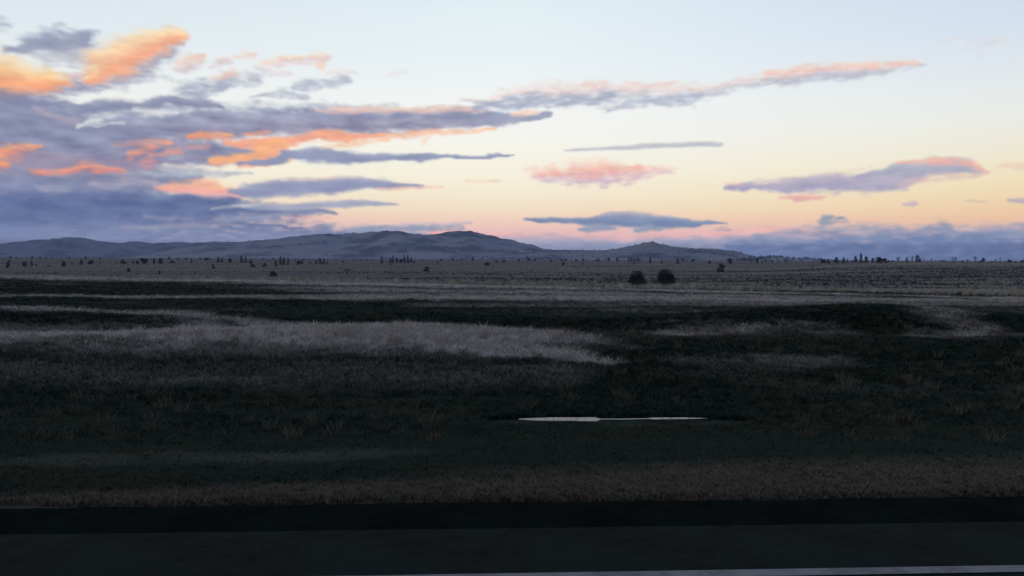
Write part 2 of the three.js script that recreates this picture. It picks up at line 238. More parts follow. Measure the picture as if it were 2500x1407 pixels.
// ---------------------------------------------------------------- lie of the land: x to the right, D metres ahead (z = -D); the road runs along q = const
const roadQ = (x, D) => D - 0.05 * x;
const PUDDLE = { x: 1.32, D: 9.78, y: -0.345 };
function height(x, D) {
  const q = roadQ(x, D);
  if (q < 5.5) return q < 5.35 ? -0.06 : lerp(-0.06, -0.03, (q - 5.35) / 0.15);
  const R = Math.hypot(x, D), xs = clamp(x, -70, 60);
  let y = -0.03 - 0.32 * smooth(q, 5.5, 9) + 0.36 * smooth(q, 10.6, 15.8) - 0.3 * smooth(q, 16.2, 18.6) + 0.26 * smooth(q, 18.6, 22) - 0.16 * smooth(q, 22.4, 27);
  y += (-0.36 - 0.016 * xs) * smooth(q, 24, 56);
  const damp = smooth(q, 5.6, 12) * (1 - 0.9 * Math.exp(-(((x - PUDDLE.x) / 1.9) ** 2) - ((D - PUDDLE.D) / 1.1) ** 2));
  y += 0.3 * Math.exp(-(((x + 3.2) / 5) ** 2) - ((q - 15.6) / 1.7) ** 2) + 0.34 * Math.exp(-(((x - 10) / 3.6) ** 2) - ((q - 21.5) / 2.6) ** 2) + 0.22 * Math.exp(-(((x + 14) / 6) ** 2) - ((q - 22) / 2) ** 2);
  y += (fbm(x / 9, q / 4, 3) * 0.2 + fbm(x / 1.6, q / 1.1, 3) * 0.05) * damp;
  y -= 0.05 * Math.exp(-(((x - PUDDLE.x) / 1.5) ** 2) - ((D - PUDDLE.D) / 0.55) ** 2);
  let p = -5.3 + 1.8 * smooth(R, 300, 1500) + fbm(x / 130, D / 55, 4) * 0.9 * smooth(R, 110, 320) * (1 - 0.5 * smooth(R, 1000, 3000));
  const az = Math.atan2(x, D) * 57.3;
  p += 4.6 * smooth(az, 15, 27) * smooth(R, 230, 620) * (1 - 0.75 * smooth(R, 760, 1500)) * (D > 0 ? 1 : 0);
  return lerp(y, p, smooth(q + fbm(x / 30, 3, 2) * 6, 60, 132));
}
// ground cover: dry pale grass, brown dead grass, or short dark green growth
const dryBands = [
  [1.5, [-13, 15.4, .6, -8, 15.8, 1.2, -5, 15.7, 1.6, -1.8, 15.5, 1.55, -.2, 14.9, 1.1, .7, 14.1, .65, 1.4, 13.5, .35, 1.9, 13.4, .2]], [.5, [-9, 14.4, .8, -5.5, 14.2, .9, -2, 14, .7, -.6, 13.8, .5]],
  [.8, [-26, 22.4, 1.2, -15, 22.4, 1.1, -10, 21.6, 1.0, -7, 20, .7, -4.2, 19, .35]], [.35, [-20, 19.6, 1, -10, 19, .9]],
  [.22, [-8, 12.4, .8, -5, 12.4, .8, -2, 12.4, .8, .4, 12.4, .6]],
  [.5, [5.5, 25, .4, 9.1, 26.2, .7, 11.8, 25.6, .8, 12.5, 23, .7, 12, 20, .55, 10.8, 17.4, .35]], [.3, [3, 18, .4, 5.6, 20, .5, 8.4, 19.6, .5, 9.6, 16.4, .4]],
  [.5, [3.2, 18, .5, 4.6, 19.4, .6, 6, 20, .6]], [.3, [3.6, 13.4, .4, 5.4, 13.6, .4]], [.1, [-4.2, 6.9, .3, -2.4, 6.9, .4]],
  [.8, [-13, 37, 2, -6, 38, 4, 2, 40, 6, 9, 42, 6, 18, 43, 5, 30, 45, 3]], [.65, [-8, 50, 5, 6, 50, 5, 22, 51, 4, 36, 50, 2]], [.8, [-24, 36, 1.2, -15, 36.5, 1.7, -8, 37.5, 2]],
  [.85, [-70, 66, 10, -20, 64, 8, 2, 62, 6]], [.7, [0, 62, 4, 20, 60, 3, 42, 57, 2.4]], [.45, [8, 36, 3, 20, 36, 4, 34, 38, 3]], [.35, [-3, 31, 1.2, 4, 32, 1.5, 12, 32, 1.5]],
];
const brownBands = [[.95, [-3.2, 5.4, .16, -1.2, 5.55, .35, .3, 5.75, .6, 2, 5.9, .75, 5, 6.15, .85, 10, 6.5, .9]], [.75, [-9, 5.1, .2, -3, 5.35, .2]], [.4, [1.5, 18, 2.4, 4, 17, 2]], [.4, [-5, 18.5, 1.2, -1, 18, 1.2]], [.45, [12, 27, 3, 22, 29, 4]]];
function band(list, x, D) {
  let best = 0;
  for (const [strength, n] of list) {
    if (D < n[1] - 24 || D > n[1] + 24) continue;
    for (let i = 0; i + 5 < n.length; i += 3) {
      const dx = n[i + 3] - n[i], dy = n[i + 4] - n[i + 1], u = clamp(((x - n[i]) * dx + (D - n[i + 1]) * dy) / (dx * dx + dy * dy));
      const d = Math.hypot((x - n[i] - dx * u) * 0.6, D - n[i + 1] - dy * u) / lerp(n[i + 2], n[i + 5], u);
      if (d < 1.5) best = Math.max(best, strength * smooth(d, 1.5, 0.2));
    }
  }
  return best;
}
const DRY = [0.60, 0.56, 0.485], BROWN = [0.17, 0.142, 0.095], GREEN = [0.016, 0.041, 0.022], OLIVE = [0.044, 0.054, 0.022], SOIL = [0.075, 0.066, 0.058], SAGE = [0.06, 0.066, 0.062], HEATH = [0.072, 0.074, 0.060];
function cover(x, D) {                                              // -> [dry, brown, olive] shares of the ground cover near the road
  const w = fbm(x * 0.35, D * 0.6, 4), f = fbm(x * 0.8 + 9, D * 2.4, 4), xs = x + w * 2.2, Ds = D + w * 0.8 * clamp(D / 14, .4, 3);
  const dry = clamp(band(dryBands, xs, Ds) * (1 + f * 0.9) + smooth(fbm(x * 0.12 + 4, D * 0.3, 3) + f * 0.4, 0.16, 0.5) * 0.22 * smooth(D, 8, 20) * 1.2);
  return [dry, clamp(band(brownBands, x + w * 0.5, D + w * 0.25) * (1 + f * 0.8)), smooth(w + 0.5 * f, -0.05, 0.4)];
}
function plainCover(x, D) {                                         // the open plain: swathes of pale bunchgrass over grey heath and dark sage
  const R = Math.hypot(x, D);
  const n = fbm(x * 0.0045 + 31, D * 0.021, 6) * 0.75 + fbm(x * 0.0008 + 3, D * 0.0045 + 2, 3) * 0.7, m = fbm(x * 0.035, D * 0.16 + 8, 4);
  const left = smooth(-x / R, -0.15, 0.35);
  const rows = smooth(fbm(x * 0.01 + 60, D * 0.13, 4), 0.1, 0.3);
  return [clamp(rows * 0.6 * (1 - left) + smooth(n + m * 0.55, -0.05, 0.4) * lerp(1, 0.5, left)), smooth(-n + m * 0.7, 0.08, 0.5) * lerp(1, 0.6, left), left];
}
const mix3 = (a, b, t) => [lerp(a[0], b[0], t), lerp(a[1], b[1], t), lerp(a[2], b[2], t)];
function groundColor(x, D) {
  const q = roadQ(x, D), R = Math.hypot(x, D), farShare = smooth(q, 64, 120);
  let c = [0, 0, 0];
  if (farShare < 1) {
    const [d, b, o] = cover(x, D);
    c = mix3(mix3(mix3(GREEN, OLIVE, o * 0.7), BROWN, b), DRY, Math.min(1, d * 1.05));
    c = mix3(c, SOIL, 0.3 * smooth(noise(x * 3.1, D * 3.1), 0.1, 0.7) * (1 - d));
  }
  if (farShare > 0) {
    const [p, s, left] = plainCover(x, D);
    let f = mix3(mix3(mix3(HEATH, [0.092, 0.092, 0.078], left), [0.235, 0.23, 0.175], p), SAGE, s * 0.8);
    c = mix3(c, f, farShare);
  }
  const g = 1 + 0.35 * noise(x * 5.3 + 3, D * 5.3) * (1 - smooth(R, 10, 60));
  return [c[0] * g, c[1] * g, c[2] * g];
}
function grainTexture(size, seed, contrast, streak = 1) {           // fine neutral grain, tiles
  const d = new Uint8Array(size * size * 4), r = rng(seed), base = new Float32Array(size * size);
  for (let o = 0, cell = size / 4, a = 1; cell >= 2; o++, cell /= 2, a *= 0.8) {
    const n = Math.round(size / cell), g = Float32Array.from({ length: n * n }, () => r() - 0.5);
    for (let y = 0; y < size; y++) for (let x = 0; x < size; x++) {
      const fx = x / cell, fy = y / cell, xi = Math.floor(fx), yi = Math.floor(fy), u = smooth(fx - xi, 0, 1), v = smooth(fy - yi, 0, 1), X = xi % n, Y = yi % n, X1 = (X + 1) % n, Y1 = (Y + 1) % n;
      base[y * size + x] += a * lerp(lerp(g[Y * n + X], g[Y * n + X1], u), lerp(g[Y1 * n + X], g[Y1 * n + X1], u), v);
    }
  }
  for (let i = 0; i < size * size; i++) { const v = clamp(0.86 + base[i] * contrast + (r() - 0.5) * contrast * 0.5) * 255; d[i * 4] = d[i * 4 + 1] = d[i * 4 + 2] = v; d[i * 4 + 3] = 255; }
  const t = new THREE.DataTexture(d, size, size); t.wrapS = t.wrapT = THREE.RepeatWrapping; t.magFilter = THREE.LinearFilter; t.needsUpdate = true; return t;
}
const put = (o, name, kind) => { o.name = name; o.castShadow = o.receiveShadow = true; if (kind) o.userData.kind = kind; scene.add(o); return o; };
{
  const angles = [], rings = [0.5, 2.5, 4, 4.8];
  for (let a = -180; a < 180;) { angles.push(a); a += Math.abs(a) < 50 || (a < 0 && a > -52) ? 0.15 : 4; }
  for (let r = 5.1; r < 11500; r *= 1.0125) rings.push(r);
  const nA = angles.length, nR = rings.length, pos = new Float32Array(nA * nR * 3), col = new Float32Array(nA * nR * 3), uv = new Float32Array(nA * nR * 2), idx = new Uint32Array(nA * (nR - 1) * 6);
  let k = 0;
  for (let i = 0; i < nR; i++) for (let j = 0; j < nA; j++) {
    const a = angles[j] * Math.PI / 180, x = Math.sin(a) * rings[i], D = Math.cos(a) * rings[i], o = i * nA + j, c = groundColor(x, D);
    pos.set([x, height(x, D), -D], o * 3); col.set(c, o * 3); uv.set([x / 1.7, D / 1.7], o * 2);
    if (i + 1 < nR) { const e = (j + 1) % nA, A = o, Bq = i * nA + e, C = o + nA, E = (i + 1) * nA + e; idx.set([A, Bq, C, Bq, E, C], k); k += 6; }
  }
  const g = new THREE.BufferGeometry();
  g.setAttribute('position', new THREE.BufferAttribute(pos, 3)); g.setAttribute('color', new THREE.BufferAttribute(col, 3)); g.setAttribute('uv', new THREE.BufferAttribute(uv, 2));
  g.setIndex(new THREE.BufferAttribute(idx, 1)); g.computeVertexNormals();
  const t = grainTexture(512, 5, 0.35);
  put(new THREE.Mesh(g, new THREE.MeshStandardMaterial({ vertexColors: true, map: t, roughness: 1 })), 'ground', 'structure');
}
// ---------------------------------------------------------------- the road
function strip(q0, q1, y0, y1, half, step) {
  const n = Math.round(half * 2 / step), P = [], U = [], I = [];
  for (let i = 0; i <= n; i++) { const x = -half + i * step; for (const [q, y] of [[q0, y0], [q1, y1]]) { P.push(x, y, -(q + 0.05 * x)); U.push(x / 1.3, q / 1.3); } }
  for (let i = 0; i < n; i++) I.push(i * 2, i * 2 + 2, i * 2 + 1, i * 2 + 1, i * 2 + 2, i * 2 + 3);
  const g = new THREE.BufferGeometry(); g.setAttribute('position', new THREE.Float32BufferAttribute(P, 3)); g.setAttribute('uv', new THREE.Float32BufferAttribute(U, 2)); g.setIndex(I); g.computeVertexNormals(); return g;
}
const asphaltGrain = grainTexture(512, 21, 0.5), asphaltBump = grainTexture(512, 22, 0.9);
{
  const lane = new THREE.MeshPhysicalMaterial({ color: new THREE.Color(0.0115, 0.0210, 0.0190), map: asphaltGrain, bumpMap: asphaltBump, bumpScale: 0.004, roughness: 1, specularIntensity: 0.25 });
  const edge = new THREE.MeshPhysicalMaterial({ color: new THREE.Color(0.006, 0.0125, 0.0115), map: asphaltGrain, bumpMap: asphaltBump, bumpScale: 0.006, roughness: 1, specularIntensity: 0.03 });
  put(new THREE.Mesh(strip(-7, 4.80, 0, 0, 250, 1), lane), 'road', 'structure');
  // the outer strip: newer, darker asphalt with a ragged edge
  const half = 60, P = [], U = [], I = []; let n = 0;
  for (let x = -half; x <= half; x += 0.05, n++) for (const [q, y] of [[4.804, -0.002], [5.3, -0.008], [5.39 + fbm(x * 0.8, 2, 3) * 0.05 + noise(x * 6, 5) * 0.012, -0.025]]) { P.push(x, y, -(q + 0.05 * x)); U.push(x / 1.3, q / 1.3); }
  for (let i = 0; i + 1 < n; i++) for (let k = 0; k < 2; k++) { const a = i * 3 + k; I.push(a, a + 3, a + 1, a + 1, a + 3, a + 4); }
  const g = new THREE.BufferGeometry(); g.setAttribute('position', new THREE.Float32BufferAttribute(P, 3)); g.setAttribute('uv', new THREE.Float32BufferAttribute(U, 2)); g.setIndex(I); g.computeVertexNormals();
  put(new THREE.Mesh(g, edge), 'road_shoulder', 'structure');
  const paint = new THREE.MeshStandardMaterial({ color: new THREE.Color(0.29, 0.295, 0.30), map: grainTexture(512, 31, 0.4), bumpMap: asphaltBump, bumpScale: 0.003, roughness: 0.8 });
  put(new THREE.Mesh(strip(4.005, 4.095, 0.004, 0.004, 250, 1), paint), 'road_edge_line', 'structure');
}
// ---------------------------------------------------------------- hills
function hill(name, dist, depth, seed, profile, tone) {             // profile: skyline points (azimuth tan, height over the eye / distance)
  const pts = []; for (let i = 0; i < profile.length; i += 2) { const px = profile[i], py = profile[i + 1]; pts.push([(px - 1250) / 1881, (632 + (px - 1250) * 0.0045 - py) / 1881]); }
  const crest = (t) => { if (t <= pts[0][0]) return pts[0][1]; for (let i = 0; i + 1 < pts.length; i++) if (t <= pts[i + 1][0]) { const u = smooth(t, pts[i][0], pts[i + 1][0]); return lerp(pts[i][1], pts[i + 1][1], u); } return pts[pts.length - 1][1]; };
  const t0 = pts[0][0], t1 = pts[pts.length - 1][0], nx = Math.round((t1 - t0) * 620), nd = 70, P = [], C = [], I = [], field = [];
  for (let j = 0; j <= nd; j++) for (let i = 0; i <= nx; i++) {
    const t = lerp(t0, t1, i / nx), s = j / nd * 2 - 1, D = dist + s * depth, x = t * dist * (1 + s * depth / dist * 0.6), c = crest(t) * dist + 6;
    const rav = fbm(x / 420 + seed, D / 420, 5), shape = (1 - Math.abs(s) ** 1.5) ** 1.15;
    const y = -7 + c * shape * (1 + rav * 0.75 * (1 - (1 - Math.abs(s)) ** 3 * 0.85)) + 5 * fbm(x / 90, D / 90 + seed, 3) * shape;
    const n = fbm(x / 360 + seed * 3, D / 300, 5) + 0.45 * fbm(x / 70, D / 40, 4), dark = smooth(n, -0.08, 0.34);
    const col = mix3(tone, [tone[0] * 0.2, tone[1] * 0.24, tone[2] * 0.27], dark);
    P.push(x, y, -D); C.push(...col); field.push([x, y, -D, dark, s]);
    if (i < nx && j < nd) { const o = j * (nx + 1) + i; I.push(o, o + 1, o + nx + 1, o + 1, o + nx + 2, o + nx + 1); }
  }
  const g = new THREE.BufferGeometry(); g.setAttribute('position', new THREE.Float32BufferAttribute(P, 3)); g.setAttribute('color', new THREE.Float32BufferAttribute(C, 3)); g.setIndex(I); g.computeVertexNormals();
  put(new THREE.Mesh(g, new THREE.MeshStandardMaterial({ vertexColors: true, roughness: 1 })), name, 'structure');
  return field;
}
const TONE = [0.44, 0.45, 0.46];
const hillFields = [
  hill('hill', 9000, 1500, 3.1, [-420, 600, -200, 590, -60, 598, 0, 597, 60, 592, 100, 586, 150, 583, 190, 580, 220, 585, 255, 592, 285, 594, 330, 590, 370, 595, 440, 593, 520, 591, 600, 594, 700, 606, 800, 622], [0.33, 0.34, 0.35]),
  hill('hill_001', 6500, 1700, 8.4, [380, 622, 470, 604, 560, 594, 640, 587, 700, 583, 760, 579, 800, 574, 840, 569, 880, 570, 930, 567, 980, 569, 1020, 572, 1060, 571, 1085, 569, 1150, 570, 1190, 577, 1240, 585, 1290, 597, 1335, 609, 1390, 618, 1440, 626], TONE),
  hill('hill_002', 5200, 1100, 5.7, [1150, 628, 1250, 620, 1345, 611, 1390, 609, 1470, 611, 1500, 608, 1530, 602, 1555, 597, 1575, 591, 1592, 590, 1610, 596, 1640, 603, 1670, 608, 1740, 609, 1790, 612, 1820, 620, 1850, 628, 1880, 633], [0.36, 0.365, 0.375]),
  hill('hill_003', 3900, 500, 1.9, [1780, 636, 1840, 629, 1890, 626, 1940, 629, 1990, 632, 2040, 637], [0.36, 0.365, 0.375]),
];

// ---------------------------------------------------------------- vegetation
const UPV = new THREE.Vector3(0, 1, 0);
function triCloud(list) {                                           // list of [ax,ay,az,bx,by,bz,cx,cy,cz]
  const g = new THREE.BufferGeometry(); g.setAttribute('position', new THREE.Float32BufferAttribute(list.flat(), 3)); g.computeVertexNormals(); return g;
}
function leafTri(x, y, z, size, r, flat = 1) {
  const v = () => (r() - 0.5) * 2 * size; const o = [];
  for (let i = 0; i < 3; i++) o.push(x + v(), y + v() * flat, z + v()); return o;
}
function roundCrown(seed, n, size, lobes) {                         // height 1, width 1: clumps of small sprays through an uneven volume
  const r = rng(seed), L = [], T = [];
  for (let i = 0; i < lobes; i++) { const a = r() * 6.283, h = r(), rad = 0.34 * Math.sin(Math.PI * (0.24 + 0.68 * h)) * (0.55 + r() * 0.5); L.push([Math.cos(a) * rad, 0.17 + h * 0.66, Math.sin(a) * rad, 0.11 + r() * 0.09]); }
  L.push([0, 0.45, 0, 0.3], [0, 0.24, 0, 0.28]);
  while (T.length < n) {
    const l = L[Math.floor(r() * L.length)], a = r() * 6.283, b = Math.acos(2 * r() - 1), d = l[3] * (0.55 + 0.55 * r() ** 0.5);
    const x = l[0] + Math.sin(b) * Math.cos(a) * d, y = l[1] + Math.cos(b) * d * 1.05, z = l[2] + Math.sin(b) * Math.sin(a) * d;
    if (y > 0.02) T.push(leafTri(x, y, z, size * (0.6 + r() * 0.8), r));
  }
  return triCloud(T);
}
function coneCrown(seed, n, size) {
  const r = rng(seed), T = [], tiers = 9 + Math.floor(r() * 4), lean = (r() - 0.5) * 0.08;
  for (let k = 0; k < tiers; k++) {
    const h = 0.1 + 0.87 * k / tiers, reach = 0.5 * (1 - h ** 1.7) ** 0.9 * (0.75 + r() * 0.5) + 0.03, arms = 5 + Math.floor(r() * 4);
    for (let b = 0; b < arms; b++) {
      const a = r() * 6.283, len = reach * (0.6 + r() * 0.5), m = Math.max(3, Math.round(n / tiers / arms));
      for (let i = 0; i < m; i++) { const u = r() ** 0.7 * len; T.push(leafTri(Math.cos(a) * u + lean * h + (r() - .5) * .06, h - u * 0.28 + (r() - .5) * .05, Math.sin(a) * u + (r() - .5) * .06, size * (0.5 + r() * 0.8), r)); }
    }
  }
  for (let i = 0; i < 24; i++) T.push(leafTri(lean, 0.93 + r() * 0.07, 0, 0.012 + size * 0.25, r));
  return triCloud(T);
}
function limb(a, b, r0, r1, sides = 4) {
  const dir = new THREE.Vector3().subVectors(b, a), g = new THREE.CylinderGeometry(r1, r0, dir.length(), sides, 1, true);
  g.translate(0, dir.length() / 2, 0); g.applyQuaternion(new THREE.Quaternion().setFromUnitVectors(UPV, dir.clone().normalize())); g.translate(a.x, a.y, a.z); return g;
}
function bareCrown(seed, stems, thick) {                            // leafless twigs fanning out
  const r = rng(seed), gs = [];
  const grow = (p, d, len, th, lev) => {
    const e = p.clone().addScaledVector(d, len); gs.push(limb(p, e, th, th * 0.6, 3));
    if (lev < 3) for (let i = 0; i < 3; i++) grow(p.clone().lerp(e, 0.5 + r() * 0.5), d.clone().add(new THREE.Vector3(r() - .5, (r() - .3) * 0.7, r() - .5).multiplyScalar(1.3)).normalize(), len * (0.55 + r() * 0.25), th * 0.62, lev + 1);
  };
  for (let i = 0; i < stems; i++) { const a = r() * 6.283; grow(new THREE.Vector3(Math.cos(a) * .05, 0.1, Math.sin(a) * .05), new THREE.Vector3(Math.cos(a) * .45, 1, Math.sin(a) * .45).normalize(), 0.36, thick, 0); }
  const g = mergeGeometries(gs.map((q) => { const t = q.toNonIndexed(); t.deleteAttribute('uv'); return t; })); g.computeBoundingBox();
  const b = g.boundingBox, w = Math.max(b.max.x - b.min.x, b.max.z - b.min.z); g.scale(1 / w, 1 / b.max.y, 1 / w); return g;
}
const leafMat = (r, g, b) => new THREE.MeshStandardMaterial({ color: new THREE.Color(r, g, b), roughness: 1, side: THREE.DoubleSide });
const JUNIPER = [leafMat(0.026, 0.036, 0.030), leafMat(0.032, 0.040, 0.030), leafMat(0.022, 0.032, 0.030)], CONIFER = [leafMat(0.022, 0.030, 0.028), leafMat(0.028, 0.036, 0.030)];
const TWIG = [leafMat(0.12, 0.11, 0.115), leafMat(0.14, 0.128, 0.128)], BARK = leafMat(0.07, 0.055, 0.045), RUST = leafMat(0.055, 0.040, 0.034), DEEP = leafMat(0.012, 0.034, 0.019), OLIVELEAF = leafMat(0.045, 0.048, 0.030);
const crowns = {
  r: [1, 2, 3, 4, 5, 6].map((s) => roundCrown(100 + s, 1100, 0.055, 11)), R: [7, 8].map((s) => roundCrown(200 + s, 9000, 0.022, 34)),
  c: [1, 2, 3, 4, 5].map((s) => coneCrown(300 + s, 1000, 0.06)), b: [1, 2, 3, 4].map((s) => bareCrown(400 + s, 10, 0.011)),
};
const trunkShape = new THREE.CylinderGeometry(0.025, 0.045, 0.32, 6, 2); trunkShape.translate(0, 0.1, 0);
const trunkBig = mergeGeometries([limb(new THREE.Vector3(0, -0.06, 0), new THREE.Vector3(0.01, 0.26, 0), 0.05, 0.034, 8), limb(new THREE.Vector3(0.01, 0.2, 0), new THREE.Vector3(0.2, 0.55, 0.06), 0.026, 0.01, 6), limb(new THREE.Vector3(0.01, 0.22, 0), new THREE.Vector3(-0.17, 0.6, -0.05), 0.026, 0.01, 6), limb(new THREE.Vector3(0.01, 0.24, 0), new THREE.Vector3(0.02, 0.75, -0.04), 0.028, 0.008, 6)]);
const taken = {};
const numbered = (n) => { const k = taken[n] = (taken[n] ?? -1) + 1; return k ? `${n}_${String(k).padStart(3, '0')}` : n; };
